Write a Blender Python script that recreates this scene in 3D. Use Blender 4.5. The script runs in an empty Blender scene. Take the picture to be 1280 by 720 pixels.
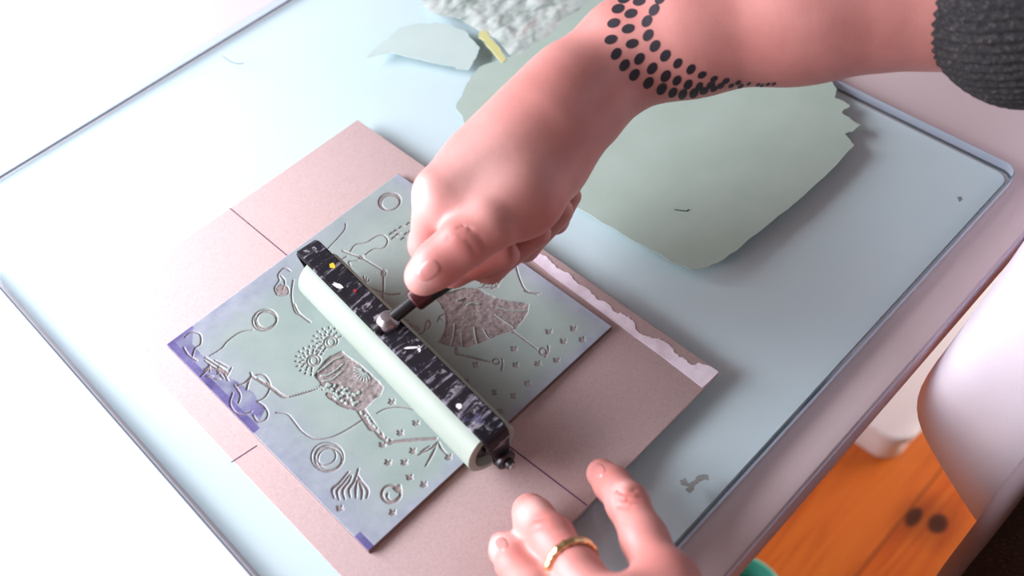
import bpy, bmesh, math, random
import numpy as np
from mathutils import Vector, Matrix
from mathutils.bvhtree import BVHTree

random.seed(7)
rng = np.random.default_rng(11)
S = bpy.context.scene
COL = S.collection

# ------------------------------------------------------------------ camera
FPX = 1220.0
TABLE_Z = 0.750
GLASS_T = 0.008
BOARD_T = 0.0022
BLOCK_T = 0.0032
ZG = TABLE_Z + 0.0004 + GLASS_T        # glass top
ZD = ZG + BOARD_T                      # board top
ZB = ZD + BLOCK_T                      # block top
CAM_H = 0.42
va = np.array([2858 - 640., -1526 - 360., FPX]); va /= np.linalg.norm(va)
vb = np.array([-1175 - 640., -975 - 360., FPX]); vb -= (va @ vb) * va; vb /= np.linalg.norm(vb)
vn = np.cross(va, vb)
if vn[2] > 0: vn = -vn
RW = np.array([va, vb, vn])            # world axes seen from the camera (x right, y down, z forward)
CAM = np.array([0., 0., ZB + CAM_H])

def ray(px, py):
    return RW @ np.array([(px - 640) / FPX, (py - 360) / FPX, 1.0])
def at_z(px, py, z):
    """world point on the horizontal plane of absolute height z"""
    d = ray(px, py); t = (z - CAM[2]) / d[2]
    return CAM + d * t
def PB(px, py, dz=0.0): return at_z(px, py, ZB + dz)
def J(px, py, dz, rpx):
    d = ray(px, py); t = (ZB + dz - CAM[2]) / d[2]
    return CAM + d * t, rpx * t / FPX
def proj(p):
    c = RW.T @ (np.asarray(p) - CAM)
    return 640 + FPX * c[0] / c[2], 360 + FPX * c[1] / c[2]

cd = bpy.data.cameras.new('camera'); cam = bpy.data.objects.new('camera', cd); COL.objects.link(cam)
cd.sensor_width = 36; cd.lens = 36 * FPX / 1280; cd.clip_start = 0.01; cd.clip_end = 50
r_, u_, f_ = RW[:, 0], -RW[:, 1], RW[:, 2]
cam.matrix_world = Matrix(((r_[0], u_[0], -f_[0], CAM[0]), (r_[1], u_[1], -f_[1], CAM[1]), (r_[2], u_[2], -f_[2], CAM[2]), (0, 0, 0, 1)))
cd.dof.use_dof = True; cd.dof.focus_distance = 0.52; cd.dof.aperture_fstop = 6.3
S.camera = cam

# ------------------------------------------------------------------ light
S.view_settings.view_transform = 'Standard'; S.view_settings.look = 'None'
S.view_settings.gamma = 1.0; S.view_settings.use_curve_mapping = False
S.view_settings.exposure = 0.0
w = bpy.data.worlds.new('world'); S.world = w; w.use_nodes = True
bg = w.node_tree.nodes['Background']; bg.inputs['Color'].default_value = (1.0, 0.82, 0.77, 1); bg.inputs['Strength'].default_value = 0.17
def area(name, loc, target, sx, sy, power, col):
    l = bpy.data.lights.new(name, 'AREA'); l.shape = 'RECTANGLE'; l.size = sx; l.size_y = sy
    l.energy = power; l.color = col
    o = bpy.data.objects.new(name, l); COL.objects.link(o); o.location = loc
    o.rotation_euler = (Vector(target) - Vector(loc)).to_track_quat('-Z', 'Y').to_euler()
    return o
area('window_light', (-0.50, 1.04, 1.17), (0.16, 0.42, 0.72), 1.3, 0.75, 52, (0.97, 0.95, 1.06))
area('floor_fill_light', (2.1, -0.55, 0.45), (0.6, 0.05, 0.1), 0.9, 0.6, 42, (1.0, 0.93, 0.9))  # added fill to brighten the floor

# ------------------------------------------------------------------ helpers
def tag(o, label=None, cat=None, group=None, kind=None):
    if label: o['label'] = label
    if cat: o['category'] = cat
    if group: o['group'] = group
    if kind: o['kind'] = kind
    return o
def empty(name, loc, label, cat, group=None):
    o = bpy.data.objects.new(name, None); COL.objects.link(o); o.location = Vector(loc)
    o.empty_display_size = 0.02
    return tag(o, label, cat, group)
def link(name, me, mats, parent=None, smooth=True):
    o = bpy.data.objects.new(name, me); COL.objects.link(o)
    for m in (mats if isinstance(mats, (list, tuple)) else [mats]): me.materials.append(m)
    if smooth is True: me.polygons.foreach_set('use_smooth', [True] * len(me.polygons))
    if parent is not None:
        o.parent = parent
        pl = parent.location.copy()                # meshes stand at the world origin, so only an Empty shifts its children
        o.matrix_parent_inverse = Matrix.Translation(-pl)
    return o
def mesh_np(name, V, F):
    me = bpy.data.meshes.new(name)
    V = np.asarray(V, np.float32); F = np.asarray(F, np.int32)
    me.vertices.add(len(V)); me.vertices.foreach_set('co', V.ravel())
    n, k = F.shape
    me.loops.add(n * k); me.loops.foreach_set('vertex_index', F.ravel())
    me.polygons.add(n); me.polygons.foreach_set('loop_start', np.arange(0, n * k, k, dtype=np.int32))
    me.polygons.foreach_set('loop_total', np.full(n, k, np.int32))
    me.update(calc_edges=True); me.validate()
    return me
def attr(me, name, vals):
    a = me.attributes.new(name, 'FLOAT', 'POINT'); a.data.foreach_set('value', np.asarray(vals, np.float32))
def bm_mesh(name, bm):
    bmesh.ops.recalc_face_normals(bm, faces=bm.faces)
    me = bpy.data.meshes.new(name); bm.to_mesh(me); bm.free(); return me
def auto_smooth(me, ang=35):
    me.polygons.foreach_set('use_smooth', [True] * len(me.polygons))
    try: me.set_sharp_from_angle(angle=math.radians(ang))
    except Exception: pass
def box(name, lo, hi, mats, parent=None, bevel=0.0, seg=3):
    bm = bmesh.new(); bmesh.ops.create_cube(bm, size=1)
    lo = Vector(lo); hi = Vector(hi)
    for v in bm.verts: v.co = Vector([(lo[i] + hi[i]) / 2 + v.co[i] * (hi[i] - lo[i]) for i in range(3)])
    if bevel: bmesh.ops.bevel(bm, geom=bm.edges[:], offset=bevel, segments=seg, affect='EDGES', profile=0.5)
    me = bm_mesh(name, bm); o = link(name, me, mats, parent, smooth=False); auto_smooth(me); return o
def rounded_rect(x0, y0, x1, y1, r, n=6):
    P = []
    for cx, cy, a in ((x1 - r, y1 - r, 0), (x0 + r, y1 - r, 90), (x0 + r, y0 + r, 180), (x1 - r, y0 + r, 270)):
        for k in range(n + 1):
            t = math.radians(a + 90 * k / n); P.append((cx + r * math.cos(t), cy + r * math.sin(t)))
    return P
def prism(name, poly, z0, z1, mats, parent=None, bevel=0.0, seg=2):
    bm = bmesh.new()
    f = bm.faces.new([bm.verts.new((x, y, z0)) for x, y in poly])
    e = bmesh.ops.extrude_face_region(bm, geom=[f])
    for v in e['geom']:
        if isinstance(v, bmesh.types.BMVert): v.co.z = z1
    bmesh.ops.recalc_face_normals(bm, faces=bm.faces)
    if bevel:
        ed = [x for x in bm.edges if x.verts[0].co.z == x.verts[1].co.z]
        bmesh.ops.bevel(bm, geom=ed, offset=bevel, segments=seg, affect='EDGES', profile=0.5)
    me = bm_mesh(name, bm); o = link(name, me, mats, parent, smooth=False); auto_smooth(me, 40); return o
def frame(axis):
    a = np.asarray(axis, float); a /= np.linalg.norm(a)
    h = np.array([0, 0, 1.]) if abs(a[2]) < .9 else np.array([1., 0, 0])
    u = np.cross(h, a); u /= np.linalg.norm(u); return a, u, np.cross(a, u)
def lathe(name, base, axis, prof, mats, parent=None, n=48, ang=35):
    """prof: (distance along the axis, radius) from start to end; closed when it starts and ends at radius 0"""
    a, u, v = frame(axis); base = np.asarray(base, float); bm = bmesh.new(); rings = []
    for s, r in prof:
        if r < 1e-7: rings.append([bm.verts.new(base + a * s)])
        else: rings.append([bm.verts.new(base + a * s + r * (math.cos(t) * u + math.sin(t) * v)) for t in np.linspace(0, 2 * math.pi, n, endpoint=False)])
    for A, B in zip(rings[:-1], rings[1:]):
        for i in range(n):
            j = (i + 1) % n
            if len(A) == 1 and len(B) == 1: break
            if len(A) == 1: bm.faces.new((A[0], B[i], B[j]))
            elif len(B) == 1: bm.faces.new((A[i], A[j], B[0]))
            else: bm.faces.new((A[i], A[j], B[j], B[i]))
    me = bm_mesh(name, bm); o = link(name, me, mats, parent, smooth=False); auto_smooth(me, ang); return o
def tube(name, pts, rad, mats, parent=None, n=16, flat=None):
    """a swept round bar with flat ends"""
    pts = [np.asarray(p, float) for p in pts]; bm = bmesh.new(); rings = []
    if np.isscalar(rad): rad = [rad] * len(pts)
    for i, p in enumerate(pts):
        t = pts[min(i + 1, len(pts) - 1)] - pts[max(i - 1, 0)]
        a, u, v = frame(t)
        rings.append([bm.verts.new(p + rad[i] * (math.cos(k) * u + math.sin(k) * v)) for k in np.linspace(0, 2 * math.pi, n, endpoint=False)])
    for A, B in zip(rings[:-1], rings[1:]):
        for i in range(n): bm.faces.new((A[i], A[(i + 1) % n], B[(i + 1) % n], B[i]))
    bm.faces.new(rings[0]); bm.faces.new(rings[-1])
    me = bm_mesh(name, bm); o = link(name, me, mats, parent, smooth=False); auto_smooth(me, 50); return o
def strap(name, pts, width_dir, w, t, mats, parent=None):
    """a flat bar of width w and thickness t bent along pts"""
    pts = [np.asarray(p, float) for p in pts]; wd = np.asarray(width_dir, float); wd /= np.linalg.norm(wd)
    bm = bmesh.new(); rings = []
    for i, p in enumerate(pts):
        tg = pts[min(i + 1, len(pts) - 1)] - pts[max(i - 1, 0)]; tg /= np.linalg.norm(tg)
        nn = np.cross(tg, wd); nn /= np.linalg.norm(nn)
        ww = w[i] if isinstance(w, (list, tuple)) else w
        rings.append([bm.verts.new(p + sx * wd * ww / 2 + sy * nn * t / 2) for sx, sy in ((-1, -1), (1, -1), (1, 1), (-1, 1))])
    for A, B in zip(rings[:-1], rings[1:]):
        for i in range(4): bm.faces.new((A[i], A[(i + 1) % 4], B[(i + 1) % 4], B[i]))
    bm.faces.new(rings[0]); bm.faces.new(rings[-1])
    bmesh.ops.recalc_face_normals(bm, faces=bm.faces)
    bmesh.ops.bevel(bm, geom=bm.edges[:], offset=t * .3, segments=2, affect='EDGES')
    me = bm_mesh(name, bm); o = link(name, me, mats, parent, smooth=False); auto_smooth(me, 40); return o

# ------------------------------------------------------------------ materials
class Mat:
    def __init__(s, name):
        s.m = bpy.data.materials.new(name); s.m.use_nodes = True; s.t = s.m.node_tree; s.N = s.t.nodes; s.L = s.t.links
        s.b = s.N['Principled BSDF']; s.out = s.N['Material Output']; s._co = None
    def put(s, sock, v):
        if hasattr(v, 'is_output') or isinstance(v, bpy.types.NodeSocket): s.L.new(v, sock)
        elif isinstance(v, (tuple, list)): sock.default_value = tuple(v) + ((1.0,) if len(v) == 3 and sock.type == 'RGBA' else ())
        else: sock.default_value = v
    def set(s, **k):
        for n, v in k.items(): s.put(s.b.inputs[n.replace('_', ' ')], v)
        return s
    def co(s):
        if s._co is None: s._co = s.N.new('ShaderNodeTexCoord').outputs['Object']
        return s._co
    def mapped(s, scale=(1, 1, 1), rot=(0, 0, 0), loc=(0, 0, 0)):
        n = s.N.new('ShaderNodeMapping'); n.inputs['Scale'].default_value = scale; n.inputs['Rotation'].default_value = rot; n.inputs['Location'].default_value = loc
        s.L.new(s.co(), n.inputs['Vector']); return n.outputs[0]
    def noise(s, scale, detail=4, rough=.55, vec=None, dist=0.0):
        n = s.N.new('ShaderNodeTexNoise'); n.inputs['Scale'].default_value = scale; n.inputs['Detail'].default_value = detail
        n.inputs['Roughness'].default_value = rough; n.inputs['Distortion'].default_value = dist
        s.L.new(vec if vec is not None else s.co(), n.inputs['Vector']); return n.outputs['Fac']
    def voronoi(s, scale, feature='F1', vec=None):
        n = s.N.new('ShaderNodeTexVoronoi'); n.feature = feature; n.inputs['Scale'].default_value = scale
        s.L.new(vec if vec is not None else s.co(), n.inputs['Vector']); return n.outputs['Distance']
    def ramp(s, fac, stops):
        n = s.N.new('ShaderNodeValToRGB'); e = n.color_ramp.elements
        while len(e) < len(stops): e.new(0.5)
        for i, (p, c) in enumerate(stops):
            e[i].position = p; c = (c, c, c) if np.isscalar(c) else c; e[i].color = (*c, 1)
        s.L.new(fac, n.inputs['Fac']); return n.outputs['Color']
    def mix(s, fac, a, b, mode='MIX'):
        n = s.N.new('ShaderNodeMix'); n.data_type = 'RGBA'; n.blend_type = mode
        s.put(n.inputs[0], fac); s.put(n.inputs[6], a); s.put(n.inputs[7], b); return n.outputs[2]
    def math(s, op, a, b=0.0, c=0.0):
        n = s.N.new('ShaderNodeMath'); n.operation = op; s.put(n.inputs[0], a); s.put(n.inputs[1], b)
        s.put(n.inputs[2], c); return n.outputs[0]
    def attr(s, name):
        n = s.N.new('ShaderNodeAttribute'); n.attribute_name = name; return n.outputs['Fac']
    def bump(s, h, strength=.3, dist=.001):
        n = s.N.new('ShaderNodeBump'); n.inputs['Strength'].default_value = strength; n.inputs['Distance'].default_value = dist
        s.L.new(h, n.inputs['Height']); s.L.new(n.outputs[0], s.b.inputs['Normal']); return s
def plain(name, col, rough=.5, metal=0.0, **k):
    m = Mat(name); m.set(Base_Color=col, Roughness=rough, Metallic=metal, **k); return m.m

def m_table():
    m = Mat('table_laminate'); n = m.noise(9, 3)
    m.set(Base_Color=m.ramp(n, [(.3, (.66, .545, .545)), (.7, (.70, .58, .58))]), Roughness=.32)
    return m.m
def m_edge():
    m = Mat('table_edge_band'); m.set(Base_Color=(.70, .62, .72), Roughness=.4); return m.m  # lilac in the colour stands for light bounced off the white clothes
def m_floor():
    m = Mat('pine_boards')
    sep = m.N.new('ShaderNodeSeparateXYZ'); m.L.new(m.co(), sep.inputs[0]); X, Y = sep.outputs[0], sep.outputs[1]
    W = 0.105
    row = m.math('FLOOR', m.math('DIVIDE', m.math('SUBTRACT', Y, 0.087), W))
    fr = m.math('FRACT', m.math('DIVIDE', m.math('SUBTRACT', Y, 0.087), W))
    gap = m.math('MAXIMUM', m.math('LESS_THAN', fr, .012), m.math('GREATER_THAN', fr, .988))
    comb = m.N.new('ShaderNodeCombineXYZ')
    m.put(comb.inputs[0], m.math('ADD', m.math('MULTIPLY', X, 2.2), m.math('MULTIPLY', row, 7.3))); m.put(comb.inputs[1], m.math('MULTIPLY', Y, 26.0)); m.put(comb.inputs[2], row)
    g = m.noise(1.6, 5, .6, comb.outputs[0], 1.2)
    col = m.ramp(g, [(.25, (.38, .05, .005)), (.45, (.60, .115, .010)), (.6, (.66, .15, .014)), (.8, (.75, .23, .03))])
    wn = m.N.new('ShaderNodeTexWhiteNoise'); wn.noise_dimensions = '1D'; m.put(wn.inputs[1], row)
    col = m.mix(m.math('MULTIPLY', wn.outputs[0], .35), col, (.75, .27, .04))
    for kx, ky, rx, ry in ((.656, .078, .017, .009), (.668, .052, .016, .012), (1.2, .25, .02, .012), (.2, -.3, .02, .012)):
        dx = m.math('DIVIDE', m.math('SUBTRACT', X, kx), rx); dy = m.math('DIVIDE', m.math('SUBTRACT', Y, ky), ry)
        d = m.math('SQRT', m.math('ADD', m.math('MULTIPLY', dx, dx), m.math('MULTIPLY', dy, dy)))
        halo = m.ramp(m.math('DIVIDE', d, 4.0), [(.0, 1.0), (.2, .95), (.27, .30), (.8, 0.0)])
        col = m.mix(halo, col, (.045, .008, .002))
    col = m.mix(m.math('MULTIPLY', gap, .75), col, (.08, .018, .004))
    m.set(Base_Color=col, Roughness=.35); m.bump(g, .1, .001)
    return m.m
def m_glass():
    m = Mat('clear_glass'); tr = m.N.new('ShaderNodeBsdfTransparent'); tr.inputs[0].default_value = (.95, .985, .98, 1)
    gl = m.N.new('ShaderNodeBsdfGlossy'); gl.inputs['Roughness'].default_value = .06
    lw = m.N.new('ShaderNodeLayerWeight'); fc = m.math('POWER', lw.outputs['Facing'], 5.0); fr = m.math('MULTIPLY_ADD', fc, .95, .045)
    mx = m.N.new('ShaderNodeMixShader'); m.L.new(fr, mx.inputs[0]); m.L.new(tr.outputs[0], mx.inputs[1]); m.L.new(gl.outputs[0], mx.inputs[2])
    m.L.new(mx.outputs[0], m.out.inputs['Surface']); m.N.remove(m.b); return m.m
def m_glass_edge(name, tint, rough=.05, spec=.06):
    """ground edge of the glass: light from inside is scattered out through it"""
    m = Mat(name); tr = m.N.new('ShaderNodeBsdfTranslucent'); tr.inputs[0].default_value = (*tint, 1)
    df = m.N.new('ShaderNodeBsdfDiffuse'); df.inputs[0].default_value = (*tint, 1)
    m0 = m.N.new('ShaderNodeMixShader'); m0.inputs[0].default_value = .55; m.L.new(df.outputs[0], m0.inputs[1]); m.L.new(tr.outputs[0], m0.inputs[2])
    gl = m.N.new('ShaderNodeBsdfGlossy'); gl.inputs['Roughness'].default_value = rough
    lw = m.N.new('ShaderNodeLayerWeight'); fc = m.math('POWER', lw.outputs['Facing'], 4.0); fr = m.math('MULTIPLY_ADD', fc, .9, spec)
    mx = m.N.new('ShaderNodeMixShader'); m.L.new(fr, mx.inputs[0]); m.L.new(m0.outputs[0], mx.inputs[1]); m.L.new(gl.outputs[0], mx.inputs[2])
    m.L.new(mx.outputs[0], m.out.inputs['Surface']); m.N.remove(m.b); return m.m
def m_reflection_tint():
    m = Mat('reflection_tint'); n = m.noise(7, 3)  # pale blue stands in for window light reflected by the glass
    m.set(Base_Color=m.ramp(n, [(.3, (.64, .765, .795)), (.7, (.68, .79, .82))]), Roughness=.6); return m.m
def m_board():
    m = Mat('greyboard')
    v = m.voronoi(420); sp = m.ramp(v, [(.0, 1.0), (.10, 1.0), (.16, 0.0)])
    gate = m.ramp(m.noise(160, 2), [(.52, 0.0), (.60, 1.0)])
    f = m.noise(900, 4, .7); l = m.noise(25, 4)
    col = m.ramp(f, [(.3, (.43, .315, .295)), (.7, (.54, .41, .39))])
    col = m.mix(m.math('MULTIPLY', l, .3), col, (.55, .41, .40))
    col = m.mix(m.math('MULTIPLY', m.math('MULTIPLY', sp, gate), .5), col, (.20, .12, .10))
    v2 = m.voronoi(300); col = m.mix(m.math('MULTIPLY', m.ramp(v2, [(.05, 1.0), (.10, 0.0)]), .35), col, (.75, .66, .62))
    m.set(Base_Color=col, Roughness=.85); m.bump(f, .25, .0004); return m.m
def m_torn():
    m = Mat('torn_paper'); f = m.noise(180, 5, .7); l = m.noise(60, 4)
    m.set(Base_Color=m.ramp(l, [(.35, (.60, .50, .54)), (.6, (.76, .68, .74))]), Roughness=.9); m.bump(f, .6, .0008); return m.m
def m_lino():
    m = Mat('inked_lino')
    cut = m.attr('cut'); pur = m.attr('purple'); lav = m.attr('lavender')
    ink = m.ramp(m.noise(45, 4), [(.3, (.265, .34, .31)), (.7, (.32, .395, .36))])
    lv = m.ramp(m.noise(70, 5, .65), [(.3, (.24, .27, .34)), (.7, (.37, .40, .46))])
    col = m.mix(lav, ink, lv)
    pc = m.ramp(m.noise(90, 4), [(.35, (.055, .038, .18)), (.7, (.16, .14, .33))])
    col = m.mix(pur, col, pc)
    grit = m.noise(500, 4, .7)
    col = m.mix(m.math('MULTIPLY', m.ramp(m.noise(1300, 2), [(.60, 0.0), (.72, 1.0)]), .25), col, (.50, .56, .53))
    cc = m.ramp(grit, [(.3, (.145, .115, .105)), (.7, (.34, .29, .28))])  # bare lino tone, darkened to stand in for shade inside the cuts
    col = m.mix(cut, col, cc)
    rough = m.mix(cut, (.42,) * 3, (.75,) * 3)
    m.set(Base_Color=col, Roughness=rough); m.bump(m.noise(1500, 2), .12, .0002); return m.m
def m_lino_side(): return plain('lino_side', (.17, .115, .10), .8)
def m_ink(name, a, b, rough=.38):
    m = Mat(name); m.set(Base_Color=m.ramp(m.noise(38, 4), [(.3, a), (.7, b)]), Roughness=rough)
    m.bump(m.noise(1100, 2), .15, .0003); return m.m
def m_skin():
    m = Mat('skin')
    l = m.noise(28, 4, .6); f = m.noise(170, 3, .6)
    col = m.ramp(l, [(.3, (.48, .185, .16)), (.7, (.61, .27, .238))])
    col = m.mix(m.math('MULTIPLY', f, .25), col, (.66, .27, .22))
    col = m.mix(m.attr('blush'), col, (.50, .10, .075))
    col = m.mix(m.attr('pale'), col, (.88, .62, .56))
    m.set(Base_Color=col, Roughness=.48, Subsurface_Weight=.12, Subsurface_Scale=.004)
    m.b.inputs['Subsurface Radius'].default_value = (1.0, .35, .2)
    h = m.math('ADD', m.math('MULTIPLY', m.voronoi(900), .5), m.noise(380, 4, .65))
    m.bump(h, .16, .0004); return m.m
def m_steel():
    m = Mat('painted_steel')
    sc = m.mapped((45, 300, 260)); n = m.noise(1, 5, .7, sc); n2 = m.noise(140, 4, .7); n3 = m.noise(55, 3)
    chip = m.ramp(n, [(.56, 0.0), (.64, 1.0)])
    chip2 = m.ramp(n2, [(.60, 0.0), (.66, 1.0)])
    col = m.mix(m.math('MULTIPLY', chip, .55), (.012, .011, .016), (.42, .40, .46))
    col = m.mix(m.math('MULTIPLY', chip2, .5), col, (.55, .53, .58))
    col = m.mix(m.ramp(n3, [(.66, 0.0), (.72, .8)]), col, (.08, .07, .16))
    m.set(Base_Color=col, Roughness=.4, Specular_IOR_Level=.3); m.bump(n2, .4, .0006); return m.m
def m_knit():
    m = Mat('charcoal_knit')
    n = m.noise(420, 4, .7); l = m.noise(120, 3)
    col = m.ramp(n, [(.35, (.006, .006, .007)), (.55, (.018, .017, .018)), (.75, (.09, .075, .075))])
    m.set(Base_Color=col, Roughness=.95); m.bump(n, .9, .002); return m.m
def m_cloth():
    m = Mat('white_cotton'); n = m.noise(700, 3)
    m.set(Base_Color=m.ramp(m.noise(30, 3), [(.3, (.80, .75, .82)), (.7, (.86, .81, .86))]), Roughness=.9); m.bump(n, .3, .0006); return m.m

MT = m_table(); ME = m_edge(); MF = m_floor(); MG = m_glass(); MGE = m_glass_edge('glass_edge', (.55, .62, .72)); MBK = m_reflection_tint(); MBD = m_board(); MTN = m_torn()
ML = m_lino(); MLS = m_lino_side(); MSK = m_skin(); MST = m_steel(); MKN = m_knit(); MCL = m_cloth()
MINK = m_ink('rolled_green_ink', (.36, .46, .39), (.40, .50, .43)); 
MINK2 = m_ink('thin_ink', (.46, .58, .55), (.50, .62, .57)); MGLOB = Mat('dried_ink'); _n = MGLOB.noise(1, 5, .65, MGLOB.mapped((30, 95, 30), (0, 0, .6)), .8)
MGLOB.set(Base_Color=MGLOB.ramp(_n, [(.30, (.16, .22, .19)), (.42, (.36, .43, .39)), (.58, (.50, .56, .52)), (.72, (.40, .38, .34))]), Roughness=.16); MGLOB = MGLOB.m
MBLK = plain('black_metal', (.012, .011, .012), .38); MDK = plain('dark_fabric', (.010, .010, .012), .9)
MGREY = plain('grey_trim', (.20, .17, .19), .9); MGOLD = plain('gold', (.86, .64, .33), .2, 1.0)
MROLL = Mat('roller_rubber'); MROLL.set(Base_Color=MROLL.ramp(MROLL.noise(40, 3), [(.3, (.265, .325, .265)), (.7, (.295, .345, .29))]), Roughness=.45, Specular_IOR_Level=.25); MROLL = MROLL.m
MRED = plain('dark_red_wood', (.06, .010, .012), .3); MSTEEL2 = plain('worn_steel', (.40, .36, .37), .42, 1.0)
MNAIL = plain('nail', (.52, .21, .185), .3); MTAT = plain('tattoo_ink', (.016, .012, .018), .6)
MYEL = plain('yellow_paint', (.75, .55, .04), .4); MTEAL = plain('teal_plastic', (.10, .55, .42), .4); MWHT = plain('white_plastic', (.93, .93, .95), .35)
MLINE = plain('purple_pen', (.10, .045, .10), .8); MWPAINT = plain('white_paint', (.78, .78, .78), .5)

# ------------------------------------------------------------------ floor and table
fl = box('floor', (-2.2, -1.6, -0.02), (2.6, 2.4, 0.0), MF); fl['kind'] = 'structure'
tb = empty('work_table', (.25, .47, 0), 'pale work table under the glass slab, its front edge at the lower right', 'table')
TX0, TX1, TY0, TY1 = -.50, 1.30, at_z(905, 720, TABLE_Z)[1], .90
prism('table_top', rounded_rect(TX0, TY0, TX1, TY1, .01), TABLE_Z - .024, TABLE_Z, MT, tb, bevel=.0015)
box('edge_band', (TX0 + .012, TY0 - .0012, TABLE_Z - .0235), (TX1 - .012, TY0 + .0003, TABLE_Z - .002), ME, tb, bevel=.0004, seg=2)['label'] = 'edge band, tinted lilac for light off the white clothes'
for x in (TX0 + .05, TX1 - .05):
    for y in (TY0 + .05, TY1 - .05):
        lathe('leg', (x, y, 0), (0, 0, 1), [(0, 0), (0, .018), (.03, .02), (TABLE_Z - .0241, .024), (TABLE_Z - .0241, 0)], MWHT, tb, 24)

# ------------------------------------------------------------------ glass slab
GX0, GX1 = at_z(0, 350, ZG)[0], at_z(1271, 207, ZG)[0]
GX0 = (at_z(0, 350, ZG)[0] + at_z(300, 720, ZG)[0]) / 2
GY0, GY1 = at_z(840, 690, ZG)[1], at_z(120, 134, ZG)[1]
gz0 = TABLE_Z + .0004
gl = empty('glass_slab', ((GX0 + GX1) / 2, (GY0 + GY1) / 2, TABLE_Z), 'thick pale green glass inking slab with rounded corners lying on the table', 'glass slab')
def glass_pane():
    bm = bmesh.new(); R = rounded_rect(GX0, GY0, GX1, GY1, .009, 8); b = .0011
    def ring(z, ins):
        cx, cy = (GX0 + GX1) / 2, (GY0 + GY1) / 2
        Q = rounded_rect(GX0 + ins, GY0 + ins, GX1 - ins, GY1 - ins, .009 - ins, 8)
        return [bm.verts.new((x, y, z)) for x, y in Q]
    r0 = ring(gz0, b); r1 = ring(gz0 + b, 0); r2 = ring(ZG - b, 0); r3 = ring(ZG, b)
    n = len(r0)
    for k, (A, B) in enumerate(((r0, r1), (r1, r2), (r2, r3))):
        for i in range(n):
            f = bm.faces.new((A[i], A[(i + 1) % n], B[(i + 1) % n], B[i])); f.material_index = 1 if k == 1 else 2
    f = bm.faces.new(r3); f.material_index = 0
    f = bm.faces.new(list(reversed(r0))); f.material_index = 0
    return bm_mesh('glass_pane', bm)
MGB = m_glass_edge('glass_bevel', (.12, .17, .20), .08, .12)
me = glass_pane(); link('glass_pane', me, [MG, MGE, MGB], gl, smooth=False)
bp = prism('tint_sheet', rounded_rect(GX0 + .0035, GY0 + .0035, GX1 - .0035, GY1 - .0035, .007), gz0 + .0004, gz0 + .0010, MBK, gl)  # sheet added under the pane to carry the reflection tint
bp['label'] = 'added pale blue sheet under the clear glass, tinted for the window reflection'

# ------------------------------------------------------------------ ink on the glass
def ink_patch(name, px, mat, label, cat, th=.0003, jag=1.2, z=None, group=None, sub=5):
    """an irregular film of ink lying on the glass; px is the outline"""
    pts = []
    n = len(px)
    for i in range(n):
        a, b = np.array(px[i], float), np.array(px[(i + 1) % n], float)
        for k in range(sub):
            p = a + (b - a) * k / sub
            if k: p = p + rng.normal(0, jag, 2)
            pts.append(at_z(p[0], p[1], ZG)[:2])
    z0 = (ZG + .0001) if z is None else z
    o = prism(name, pts, z0, z0 + th, mat)
    return tag(o, label, cat, group)
ink_patch('rolled_ink', [(868, 338), (838, 328), (778, 293), (715, 257), (640, 205), (582, 158), (570, 132), (584, 104), (600, 84), (640, 70), (690, 40), (760, -30), (900, -10),
    (1000, 55), (1036, 98), (1046, 112), (1043, 122), (1062, 132), (1052, 142), (1076, 157), (1056, 168), (1068, 182), (1030, 222), (985, 262), (925, 310), (896, 330)],
    MINK, 'large rolled-out rectangle of pale green ink on the glass behind the hand', 'ink', th=.0004, jag=1.0)
ink_patch('ink_smear', [(458, 72), (478, 52), (505, 34), (545, 28), (580, 38), (600, 60), (592, 76), (586, 88), (556, 82), (520, 74), (488, 66)], MINK2,
    'thin greenish ink smear with a dark lower edge near the top of the glass', 'ink', jag=1.0)
ink_patch('ink_streak', [(598, 44), (606, 38), (616, 50), (626, 62), (633, 76), (626, 78), (616, 66), (606, 54)], plain('yellow_ink', (.56, .56, .25), .4),
    'short yellow ink streak below the thick ink blob at the top', 'ink', th=.0006, jag=.8, sub=3)

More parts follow.
